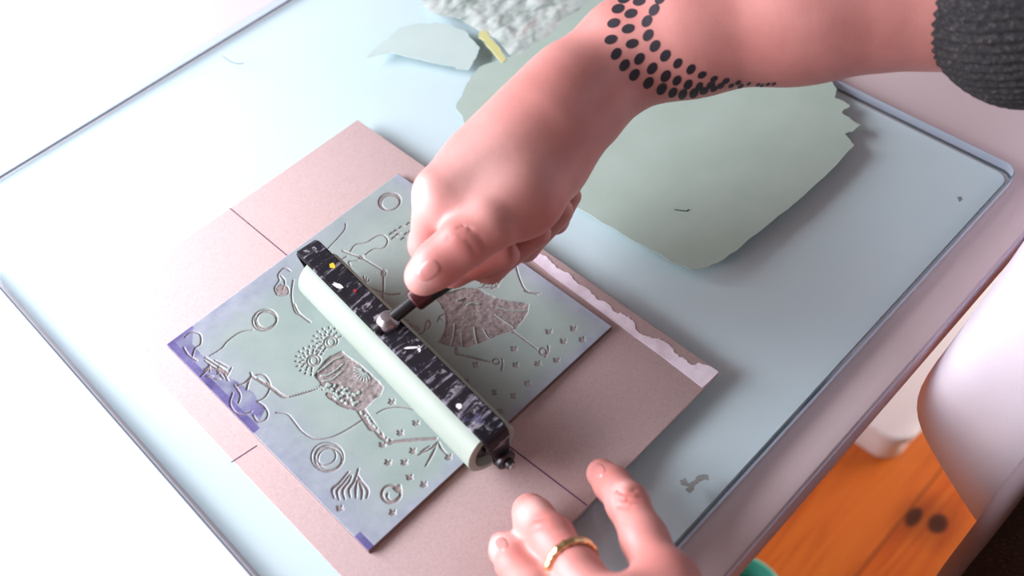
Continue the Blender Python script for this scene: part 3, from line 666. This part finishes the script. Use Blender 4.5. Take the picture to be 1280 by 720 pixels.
# ------------------------------------------------------------------ person: arms as one implicit surface each, meshed with surface nets
class Vol:
    def __init__(s, lo, hi, h):
        s.h = h; s.lo = np.array(lo, float); s.n = np.ceil((np.array(hi) - s.lo) / h).astype(int) + 1
        s.ax = [(s.lo[i] + h * np.arange(s.n[i])).astype(np.float32) for i in range(3)]
        s.F = np.full(s.n, .05, np.float32)
    def sl(s, a, b, m):
        lo = np.minimum(a, b) - m; hi = np.maximum(a, b) + m
        return tuple(slice(max(0, int((lo[i] - s.lo[i]) / s.h)), min(int(s.n[i]), int((hi[i] - s.lo[i]) / s.h) + 2)) for i in range(3))
    def caps(s, a, ra, b, rb, sl, flat=None):
        x, y, z = s.ax[0][sl[0]][:, None, None], s.ax[1][sl[1]][None, :, None], s.ax[2][sl[2]][None, None, :]
        a = np.asarray(a, np.float32); b = np.asarray(b, np.float32); d = b - a; L = max(float(d @ d), 1e-12)
        px, py, pz = x - a[0], y - a[1], z - a[2]
        if flat is not None:
            u, k = flat; q = (px * u[0] + py * u[1] + pz * u[2]) * (k - 1); px = px + q * u[0]; py = py + q * u[1]; pz = pz + q * u[2]
            dd = d + (k - 1) * float(d @ np.asarray(u, np.float32)) * np.asarray(u, np.float32); d = dd; L = max(float(d @ d), 1e-12)
        t = np.clip((px * d[0] + py * d[1] + pz * d[2]) / L, 0, 1)
        r = ra + (rb - ra) * (t * t * (3 - 2 * t) * .5 + t * .5)
        return np.sqrt((px - t * d[0]) ** 2 + (py - t * d[1]) ** 2 + (pz - t * d[2]) ** 2) - r
    @staticmethod
    def smin(a, b, k):
        h = np.clip(.5 + .5 * (b - a) / k, 0, 1); return b + (a - b) * h - k * h * (1 - h)
    def add(s, a, b, k=.006, flat=None):
        (pa, ra), (pb, rb) = a, b; sl = s.sl(pa, pb, max(ra, rb) + 2.5 * k + 3 * s.h)
        s.F[sl] = s.smin(s.F[sl], s.caps(pa, ra, pb, rb, sl, flat), k)
    def chain(s, js, ki=.003, ke=.002):
        P = np.array([j[0] for j in js]); m = max(j[1] for j in js) + 3 * ke + 3 * s.h
        sl = s.sl(P.min(0), P.max(0), m); g = None
        for (pa, ra), (pb, rb) in zip(js[:-1], js[1:]):
            d = s.caps(pa, ra, pb, rb, sl); g = d if g is None else s.smin(g, d, ki)
        s.F[sl] = s.smin(s.F[sl], g, ke)
    def carve(s, pts, r, k=.0012):
        for pa, pb in zip(pts[:-1], pts[1:]):
            sl = s.sl(pa, pb, r + 3 * k + 2 * s.h); d = s.caps(pa, r, pb, r, sl); s.F[sl] = -s.smin(-s.F[sl], d, k)
    def cut(s, p, n):
        x, y, z = s.ax[0][:, None, None], s.ax[1][None, :, None], s.ax[2][None, None, :]
        s.F = np.maximum(s.F, (x - p[0]) * n[0] + (y - p[1]) * n[1] + (z - p[2]) * n[2])
    def mesh(s):
        F = s.F; ins = F < 0; nx, ny, nz = F.shape
        c = np.zeros((nx - 1, ny - 1, nz - 1), np.int8)
        for i in (0, 1):
            for j in (0, 1):
                for k in (0, 1): c += ins[i:nx - 1 + i, j:ny - 1 + j, k:nz - 1 + k]
        act = np.argwhere((c > 0) & (c < 8)); idx = np.full(c.shape, -1, np.int32); idx[tuple(act.T)] = np.arange(len(act))
        acc = np.zeros((len(act), 3)); cnt = np.zeros(len(act))
        offs = [(i, j, k) for i in (0, 1) for j in (0, 1) for k in (0, 1)]
        for a in offs:
            for d in range(3):
                if a[d]: continue
                b = list(a); b[d] = 1
                fa = F[act[:, 0] + a[0], act[:, 1] + a[1], act[:, 2] + a[2]]; fb = F[act[:, 0] + b[0], act[:, 1] + b[1], act[:, 2] + b[2]]
                m = (fa < 0) != (fb < 0); t = np.where(m, fa / np.where(m, fa - fb, 1), 0)
                p = np.tile(np.array(a, float), (len(act), 1)); p[:, d] += t
                acc[m] += p[m]; cnt[m] += 1
        V = s.lo + s.h * (act + acc / cnt[:, None])
        Q = []
        for d in range(3):
            e1, e2 = [k for k in range(3) if k != d]
            A_ = [slice(None)] * 3; B_ = [slice(None)] * 3; A_[d] = slice(0, -1); B_[d] = slice(1, None)
            m = ins[tuple(A_)] != ins[tuple(B_)]
            E = np.argwhere(m); ok = np.ones(len(E), bool)
            for e_ in (e1, e2): ok &= (E[:, e_] > 0) & (E[:, e_] < F.shape[e_] - 1)
            E = E[ok]
            def cell(o1, o2):
                K = E.copy(); K[:, e1] += o1; K[:, e2] += o2; return idx[tuple(K.T)]
            q = np.stack([cell(-1, -1), cell(0, -1), cell(0, 0), cell(-1, 0)], 1)
            inside_first = ins[tuple(E.T)]; flip = ~inside_first if d == 1 else inside_first
            q[flip] = q[flip][:, ::-1]; Q.append(q)
        return V, np.concatenate(Q)
def relax(V, F, n=2, lam=.4):
    for _ in range(n):
        s = np.zeros_like(V); c = np.zeros(len(V))
        for a in range(4):
            i, j = F[:, a], F[:, (a + 1) % 4]
            np.add.at(s, i, V[j]); np.add.at(s, j, V[i]); np.add.at(c, i, 1); np.add.at(c, j, 1)
        V = V + lam * (s / np.maximum(c, 1)[:, None] - V)
    return V
def bounds(js, m): 
    P = np.array([j[0] for j in js]); r = max(j[1] for j in js) + m; return P.min(0) - r, P.max(0) + r

# right arm
WR = J(730, 106, .100, 57); WR2 = J(788, 66, .108, 65)
FA = [WR, WR2, J(862, 39, .115, 78), J(1000, 4, .125, 96), J(1200, -25, .135, 105)]
ELB = (np.array([.60, .10, ZB + .16]), .044)
FA.append(ELB); SHO = (np.array([.72, -.05, ZB + .40]), .055)
IDX = [J(550, 243, .097, 33), J(536, 306, .070, 25), J(566, 338, .058, 21), J(633, 318, .064, 17)]
MID = [J(580, 238, .078, 30), J(560, 318, .047, 24), J(612, 334, .046, 20), J(672, 291, .060, 17)]
RNG = [J(612, 228, .060, 28), J(612, 310, .034, 22), J(655, 308, .034, 19), J(699, 264, .052, 18)]
PNK = [J(650, 218, .046, 26), J(664, 282, .024, 18), J(694, 276, .028, 16), J(712, 245, .046, 15)]
THB = [J(688, 208, .086, 37), J(653, 252, .092, 35), J(614, 280, .095, 32), J(580, 303, .091, 30), J(548, 329, .085, 27), J(529, 346, .081, 24)]
allj = FA + IDX + MID + RNG + PNK + THB
lo, hi = bounds(FA + IDX + MID + RNG + PNK + THB, .02)
v = Vol(lo, hi, .00105)
for a, b in zip(FA[:-1], FA[1:]): v.add(a, b, .010)
v.add(J(582, 262, .090, 22), J(650, 214, .096, 36), .018)
v.add(J(552, 241, .096, 33), J(700, 130, .106, 54), .018)
v.add(J(568, 250, .094, 27), J(690, 160, .104, 50), .018)
v.add(J(600, 212, .087, 45), J(722, 125, .100, 57), .018)
v.add(J(585, 236, .074, 32), J(720, 130, .090, 50), .012)
v.add(J(618, 226, .058, 30), J(722, 124, .085, 44), .012)
v.add(J(652, 216, .046, 28), J(724, 126, .080, 42), .012)
v.add(J(662, 236, .092, 34), J(720, 142, .100, 40), .012)
v.add(J(688, 224, .076, 27), J(718, 150, .088, 32), .010)
for ch in (PNK, RNG, MID, IDX): v.chain(ch, .003, .0022)
v.add(THB[0], THB[1], .016); v.add(THB[1], THB[2], .014); v.chain(THB[2:], .007, .0035)
# creases: thumb joint folds, web fold, fold between hand and wrist
for q in ([(560, 298), (573, 294), (587, 304), (595, 319)], [(570, 286), (584, 284), (599, 296), (606, 309)]):
    P = []
    for x, y in q:
        p, _ = J(x, y, .09, 1); d = ray(x, y); P.append((x, y))
    v._cr = getattr(v, '_cr', []) + [(P, .00015)]
def field_hit(v, x, y):
    """first point of the surface met from above along a sight line, by marching the stored field"""
    d = ray(x, y); t0 = (ZB + .16 - CAM[2]) / d[2]
    for t in np.arange(max(t0, .1), .75, .0006):
        p = CAM + d * t; i = np.round((p - v.lo) / v.h).astype(int)
        if (i < 0).any() or (i >= v.n).any(): continue
        if v.F[tuple(i)] < 0: return p
    return None
for P, r in v._cr:
    H = [field_hit(v, x, y) for x, y in smooth_pts(P, 3)]
    H = [h for h in H if h is not None]
    if len(H) > 1: v.carve(H, r, .0010)
RV, RF = v.mesh(); RV = relax(RV, RF, 2, .35)

# left hand
LW = (np.array([.078, .018, ZB + .075]), .026); LE = (np.array([.10, -.22, ZB + .10]), .040)
L_I = [J(832, 732, .046, 36), J(806, 674, .036, 29), J(785, 630, .026, 26), J(766, 606, .013, 22.5), J(752, 592, .0052, 19.5)]
L_M = [J(772, 778, .054, 38), J(722, 714, .042, 29), J(690, 672, .031, 27), J(668, 648, .020, 25), J(663, 640, .010, 21), J(676, 648, .004, 17)]
L_R = [J(716, 806, .050, 36), J(672, 744, .036, 28), J(645, 705, .022, 24), J(633, 688, .013, 20), J(627, 680, .0066, 16)]
L_P = [J(660, 828, .040, 32), J(610, 790, .028, 24), J(590, 758, .016, 20), J(584, 742, .007, 16)]
L_T = [J(870, 850, .050, 42), J(895, 800, .034, 32), J(890, 768, .018, 27), J(880, 752, .006, 22)]
lo, hi = bounds(L_I + L_M + L_R + L_P + L_T + [LW, LE], .02)
v2 = Vol(lo, hi, .0013)
v2.add(LW, LE, .012)
for q in (L_I[0], L_M[0], L_R[0], L_P[0]): v2.add(q, (LW[0] + (q[0] - LW[0]) * .15, .026), .014)
v2.add(L_I[0], L_M[0], .012); v2.add(L_M[0], L_R[0], .012); v2.add(L_R[0], L_P[0], .012)
v2.chain([(LW[0], .022)] + L_T[1:] if False else L_T, .004, .006); v2.add(L_T[0], (LW[0], .024), .014)
for ch in (L_P, L_R, L_M, L_I): v2.chain(ch, .004, .0045)
cr2 = [([(768, 622), (784, 626), (800, 620)], .0005), ([(770, 630), (786, 634), (802, 627)], .0004), ([(772, 614), (784, 617), (796, 611)], .0004), ([(655, 655), (666, 650), (680, 648)], .0004), ([(660, 664), (672, 660), (684, 656)], .0004)]
def field_hit2(v, x, y):
    d = ray(x, y)
    for t in np.arange(.22, .6, .0006):
        p = CAM + d * t; i = np.round((p - v.lo) / v.h).astype(int)
        if (i < 0).any() or (i >= v.n).any(): continue
        if v.F[tuple(i)] < 0: return p
    return None
for P, r in cr2:
    H = [h for h in (field_hit2(v2, x, y) for x, y in smooth_pts(P, 3)) if h is not None]
    if len(H) > 1: v2.carve(H, r, .0010)
LV, LF = v2.mesh(); LV = relax(LV, LF, 2, .35)

PX, PY = .57, -.06
person = empty('person', (PX, PY, 0), 'person in a charcoal knit cardigan and white shirt rolling ink with the right hand', 'person')
V = np.concatenate([RV, LV]); F = np.concatenate([RF, LF + len(RV)])
me = mesh_np('body', V, F)
def spots(L):
    o = np.zeros(len(V))
    for (px, py), rad, amt, side_ in L:
        vv = RV if side_ == 'r' else LV
        p = field_hit(v, px, py) if side_ == 'r' else field_hit2(v2, px, py)
        if p is None: continue
        o = np.maximum(o, amt * np.exp(-((V - p) ** 2).sum(1) / (rad * rad)))
    return o
attr(me, 'blush', spots([((585, 302), .009, .34, 'r'), ((598, 312), .005, .25, 'r'), ((548, 345), .010, .30, 'r'), ((600, 340), .012, .5, 'r'), ((665, 300), .014, .55, 'r'), ((560, 285), .012, .3, 'r'), ((690, 280), .014, .5, 'r'),
    ((650, 255), .012, .25, 'r'), ((785, 622), .009, .42, 'l'), ((797, 626), .006, .3, 'l'), ((668, 655), .010, .5, 'l'), ((750, 600), .007, .4, 'l'), ((690, 690), .01, .3, 'l'), ((640, 700), .008, .4, 'l'), ((810, 690), .012, .25, 'l')]))
attr(me, 'pale', spots([((600, 215), .020, .35, 'r'), ((525, 250), .010, .4, 'r'), ((775, 605), .004, .4, 'l'), ((665, 632), .006, .5, 'l'), ((626, 676), .006, .6, 'l'), ((528, 352), .006, .4, 'r')]))
body = link('body', me, MSK, person)
bvh = BVHTree.FromPolygons([tuple(p) for p in V], [tuple(int(i) for i in f) for f in F])
def on_skin(x, y):
    d = Vector(ray(x, y)).normalized(); h = bvh.ray_cast(Vector(CAM), d)
    if h[0] is None: return None, None
    return h[0], (h[1] if h[1].dot(d) < 0 else -h[1])

# nails: small curved plates lying on the finger ends
def nail(cx, cy, L, W, rot, off=.00035):
    bm = bmesh.new(); rings = []
    c, s = math.cos(rot), math.sin(rot); cen, nrm = on_skin(cx, cy)
    if cen is None: return
    for k in range(0, 6):
        f = k / 5; ring = []
        for a in np.linspace(0, 2 * math.pi, 24, endpoint=False):
            ex = abs(math.cos(a)) ** .75 * math.copysign(1, math.cos(a)); ey = abs(math.sin(a)) ** .75 * math.copysign(1, math.sin(a))
            x, y = L * f * ex, W * f * ey
            h, n = on_skin(cx + x * c - y * s, cy + x * s + y * c)
            if h is None or (h - cen).length > .02: h, n = cen, nrm
            ring.append(bm.verts.new(h + n * (off if k < 5 else -.0002)))
            if k == 0: break
        rings.append(ring)
    for A_, B_ in zip(rings[:-1], rings[1:]):
        for i in range(24):
            j = (i + 1) % 24
            if len(A_) == 1: bm.faces.new((A_[0], B_[i], B_[j]))
            else: bm.faces.new((A_[i], A_[j], B_[j], B_[i]))
    return link('fingernail', bm_mesh('fingernail', bm), MNAIL, body)
nail(536, 338, 17, 12, math.radians(-38))
nail(627, 680, 9, 8, math.radians(60))
nail(748, 588, 9, 9, math.radians(40))

# tattoo: rows of oval dots round the wrist
K = lambda x, y: (640 + x / 2, y / 2)
dots = [(265, 22), (297, 34), (355, 25), (318, 3), (370, -4), (254, 58), (337, 53), (290, 72), (247, 99), (340, 88), (300, 109), (260, 135), (357, 115), (318, 147), (281, 163), (383, 139), (350, 171), (306, 187), (414, 158),
        (341, 207), (384, 190), (447, 173), (374, 222), (412, 201), (475, 187), (440, 211), (402, 231), (505, 197), (468, 216), (427, 235), (497, 212), (535, 202), (522, 214), (455, 232), (565, 206), (548, 214), (480, 227), (592, 209), (572, 215), (505, 222), (615, 211), (600, 214), (640, 210), (625, 213), (655, 209),
        (280, -3), (330, -30), (300, -25), (262, -28), (385, -25)]
def tattoo():
    bm = bmesh.new()
    for x, y in dots:
        cx, cy = K(x, y); tilt = math.radians(-20 if x < 330 and y < 120 else -55 if x < 470 else -30)
        a0, b0 = next(q for lim, q in ((400, (8.4, 5.8)), (460, (7.2, 5.0)), (500, (6.2, 4.2)), (540, (5.2, 3.3)), (580, (4.2, 2.4)), (9999, (3.4, 1.7))) if x < lim)
        cen, n0 = on_skin(cx, cy)
        if cen is None: continue
        # lay the oval in the skin's own tangent plane, then drop each point on the skin
        ring = []; t = (cen - Vector(CAM)).length
        for a in np.linspace(0, 2 * math.pi, 14, endpoint=False):
            x2 = a0 * math.cos(a) * math.cos(tilt) - b0 * math.sin(a) * math.sin(tilt); y2 = a0 * math.cos(a) * math.sin(tilt) + b0 * math.sin(a) * math.cos(tilt)
            h, n = on_skin(cx + x2, cy + y2)
            if h is None or (h - cen).length > .014: ring = None; break
            ring.append(bm.verts.new(h + n * .00018))
        if ring is None: continue
        c_ = bm.verts.new(cen + n0 * .0002)
        for i in range(14): bm.faces.new((c_, ring[i], ring[(i + 1) % 14]))
    bmesh.ops.delete(bm, geom=[x for x in bm.verts if not x.link_faces], context='VERTS')
    return bm_mesh('tattoo', bm)
link('tattoo', tattoo(), MTAT, body)['label'] = 'tattoo of rows of black oval dots round the wrist'

# ring on the left hand
def finger_ring():
    p0, p1 = np.array(L_M[1][0]), np.array(L_M[2][0]); c = p0 + (p1 - p0) * .22; r = L_M[1][1] * 1.0 + .0010; a, u, w_ = frame(p1 - p0)
    rg = bmesh.new(); n, m = 72, 12; grid = []
    for i in range(n):
        t = 2 * math.pi * i / n; d = math.cos(t) * u + math.sin(t) * w_
        bead = .0011 + .00035 * abs(math.sin(t * 9))
        grid.append([rg.verts.new(c + d * (r + .0005 + bead * math.cos(q)) + a * 1.5 * bead * math.sin(q)) for q in np.linspace(0, 2 * math.pi, m, endpoint=False)])
    for i in range(n):
        for j in range(m): rg.faces.new((grid[i][j], grid[(i + 1) % n][j], grid[(i + 1) % n][(j + 1) % m], grid[i][(j + 1) % m]))
    return bm_mesh('finger_ring', rg)
link('finger_ring', finger_ring(), MGOLD, person)['label'] = 'beaded gold ring'

# sleeves: ribbed knit tubes round each arm
def sleeve(js, ribs, amp, slant=0.0):
    """js: centre line points with radii from cuff to shoulder"""
    P = [np.array(j[0]) for j in js]; R = [j[1] for j in js]
    Q = smooth_pts([np.append(p, r) for p, r in zip(P, R)], 14); n = ribs * 8; V = []; NV = 0
    rows = []
    def ring(c, a_, u, w_, r, amp_, ph=0):
        t = np.linspace(0, 2 * math.pi, n, endpoint=False); rr = r + amp_ * np.cos(ribs * t + ph)
        o_ = np.outer(rr * np.cos(t), u) + np.outer(rr * np.sin(t), w_); return c + o_ - np.outer(o_ @ u_, a_) * slant
    uprev = None; frames = []
    for i in range(len(Q)):
        a_ = Q[min(i + 1, len(Q) - 1)][:3] - Q[max(i - 1, 0)][:3]; a_ /= np.linalg.norm(a_)
        if uprev is None: _, u, _ = frame(a_)
        else: u = uprev - (uprev @ a_) * a_; u /= np.linalg.norm(u)
        uprev = u; frames.append((Q[i][:3], a_, u, np.cross(a_, u), Q[i][3]))
    c, a_, u, w_, r = frames[0]
    rows.append(ring(c + a_ * .012, a_, u, w_, r - .006, 0)); rows.append(ring(c + a_ * .002, a_, u, w_, r - .005, amp * .3)); rows.append(ring(c - a_ * .001, a_, u, w_, r - .0025, amp * .8)); rows.append(ring(c, a_, u, w_, r, amp))
    for i, (c, a_, u, w_, r) in enumerate(frames[1:], 1): rows.append(ring(c, a_, u, w_, r + .0006 * math.sin(i * 1.3), amp))
    V = np.concatenate(rows); m = len(rows); I = np.arange(m * n).reshape(m, n); I2 = np.roll(I, -1, 1)
    F = np.stack([I[:-1].ravel(), I2[:-1].ravel(), I2[1:].ravel(), I[1:].ravel()], 1)
    return mesh_np('sleeve', V, F)
cu = J(1268, -20, .138, 133); cu1 = J(1350, -34, .149, 139)
link('sleeve', sleeve([cu, cu1, (ELB[0] + np.array([.0, .0, .0]), .064), (np.array([.71, .00, ZB + .27]), .066), (SHO[0], .072)], 64, .0006, .42), MKN, person)
link('sleeve', sleeve([(LW[0] + (LE[0] - LW[0]) * .55, .047), (LE[0], .060), (np.array([.28, -.20, ZB + .24]), .066), (np.array([.42, -.10, ZB + .40]), .072)], 64, .0006), MKN, person)

# clothes of the standing person, who leans on the front edge of the table
def loft(rows, closed):
    n = len(rows[0]); V = np.concatenate([np.asarray(r, float) for r in rows]); m = len(rows); I = np.arange(m * n).reshape(m, n)
    if closed: I2 = np.roll(I, -1, 1); return V, np.stack([I[:-1].ravel(), I2[:-1].ravel(), I2[1:].ravel(), I[1:].ravel()], 1)
    return V, np.stack([I[:-1, :-1].ravel(), I[:-1, 1:].ravel(), I[1:, 1:].ravel(), I[1:, :-1].ravel()], 1)
def cloth(name, rows, closed, mat, th):
    Vc, Fc = loft(rows, closed); o = link(name, mesh_np(name, Vc, Fc), mat, person)
    md = o.modifiers.new('sub', 'SUBSURF'); md.levels = 1; md.render_levels = 2
    md = o.modifiers.new('thick', 'SOLIDIFY'); md.thickness = th; md.offset = 0
    return o
# shirt: half outline from the front middle round the left hip to the back middle, mirrored about x = PX
def shirt_rows():
    H = [
        ([(.50, .067), (.42, .068), (.36, .068), (.316, .067), (.306, .056), (.307, .038), (.309, .006), (.320, -.03), (.36, -.10), (.44, -.17), (.54, -.185)], None),
        ([(.50, .066), (.44, .066), (.375, .065), (.335, .060), (.326, .048), (.328, .030), (.332, .004), (.342, -.03), (.375, -.10), (.45, -.17), (.54, -.185)], .775),
        ([(.50, .066), (.45, .065), (.405, .060), (.378, .050), (.368, .038), (.367, .02), (.371, .0), (.376, -.03), (.393, -.10), (.45, -.165), (.54, -.18)], .86),
        ([(.50, .075), (.46, .074), (.425, .066), (.402, .055), (.392, .04), (.390, .02), (.390, .0), (.393, -.03), (.41, -.09), (.46, -.15), (.54, -.165)], .98),
        ([(.50, .095), (.46, .092), (.43, .082), (.41, .068), (.40, .05), (.398, .03), (.398, .01), (.40, -.02), (.415, -.07), (.46, -.12), (.54, -.135)], 1.12),
        ([(.52, .085), (.50, .082), (.48, .075), (.465, .065), (.457, .05), (.455, .035), (.455, .02), (.458, .0), (.47, -.03), (.50, -.06), (.55, -.07)], 1.22)]
    rows = []
    for P, z in H:
        half = [(x, y, z if z else float(np.clip((.66 + (y - .006) * 1.1), .55, .74))) for x, y in P]
        rows.append(half + [(2 * PX - x, y, zz) for x, y, zz in reversed(half)])
    return rows
cloth('shirt', shirt_rows(), True, MCL, .002)['label'] = 'white shirt with a slanting hem'
def cardigan_rows():
    rows = []
    for z, hw, yb, ef in ((.50, .274, -.235, (.308, .004)), (.56, .272, -.235, (.304, .004)), (.62, .270, -.235, (.300, .004)), (.68, .266, -.23, (.298, .003)), (.76, .258, -.225, (.299, .002)), (.86, .240, -.22, (.315, -.005)), (.98, .220, -.205, (.345, -.015)), (1.12, .20, -.18, (.385, -.02)), (1.22, .16, -.13, (.42, -.015)), (1.255, .09, -.09, (.50, -.01))):
        cy = yb + .13; row = []; a0 = math.atan2((ef[1] - cy) / .13, (ef[0] - PX) / hw)
        for k in range(49):
            t = k / 48; a = a0 + t * (3 * math.pi - 2 * a0); x = PX + hw * math.cos(a); y = cy + .13 * math.sin(a)
            bl = max(0, 1 - min(t, 1 - t) * 9); ex = ef[0] if t < .5 else 2 * PX - ef[0]
            row.append((x * (1 - bl) + ex * bl, y * (1 - bl) + ef[1] * bl, z))
        rows.append(row)
    return rows
cr = cardigan_rows()
cloth('cardigan', cr, False, MKN, .005)
tube('cardigan_trim', smooth_pts([np.array(r[0]) for r in cr], 5), .0052, MGREY, person, 12)['label'] = 'grey front edge of the cardigan'
for sx in (-1, 1):
    kx = PX + sx * .100
    tube('trouser_leg', [(kx + sx * .01, -.07, .86), (kx, -.062, .60), (kx, -.060, .45), (kx, -.11, .25), (kx, -.17, .05)], [.085, .078, .070, .062, .058], MDK, person, 24)
    sh = Vol((kx - .06, -.25, -.005), (kx + .06, .03, .12), .004)
    sh.add((np.array([kx, -.19, .045]), .038), (np.array([kx, -.055, .034]), .032), .02); sh.add((np.array([kx, -.17, .06]), .04), (np.array([kx, -.165, .085]), .042), .02); sh.cut((0, 0, .001), (0, 0, -1))
    a_, b_ = sh.mesh(); link('shoe', mesh_np('shoe', a_, b_), MBLK, person)

# ------------------------------------------------------------------ things on the floor
q = at_z(1130, 562, .07)
tubw = empty('storage_tub', (q[0] + .2, q[1] + .12, 0), 'white plastic tub with rounded corners on the floor, peeking out from under the table', 'tub')
prism('tub_body', rounded_rect(q[0] + .008, q[1] + .008, q[0] + .36, q[1] + .24, .028), .0, .055, MWHT, tubw, bevel=.004)
prism('lid', rounded_rect(q[0], q[1], q[0] + .37, q[1] + .25, .032), .0552, .070, MWHT, tubw, bevel=.004, seg=3)
q = at_z(925, 748, .14)
tg = lathe('plastic_bucket', (q[0], q[1], 0), (0, 0, 1), [(0, 0), (0, .034), (.004, .037), (.130, .046), (.133, .049), (.140, .049), (.141, .046), (.132, .044), (.008, .034), (.008, 0)], MTEAL, None, 48)
tag(tg, 'teal plastic bucket on the floor by the table edge at the bottom of the photo', 'bucket')
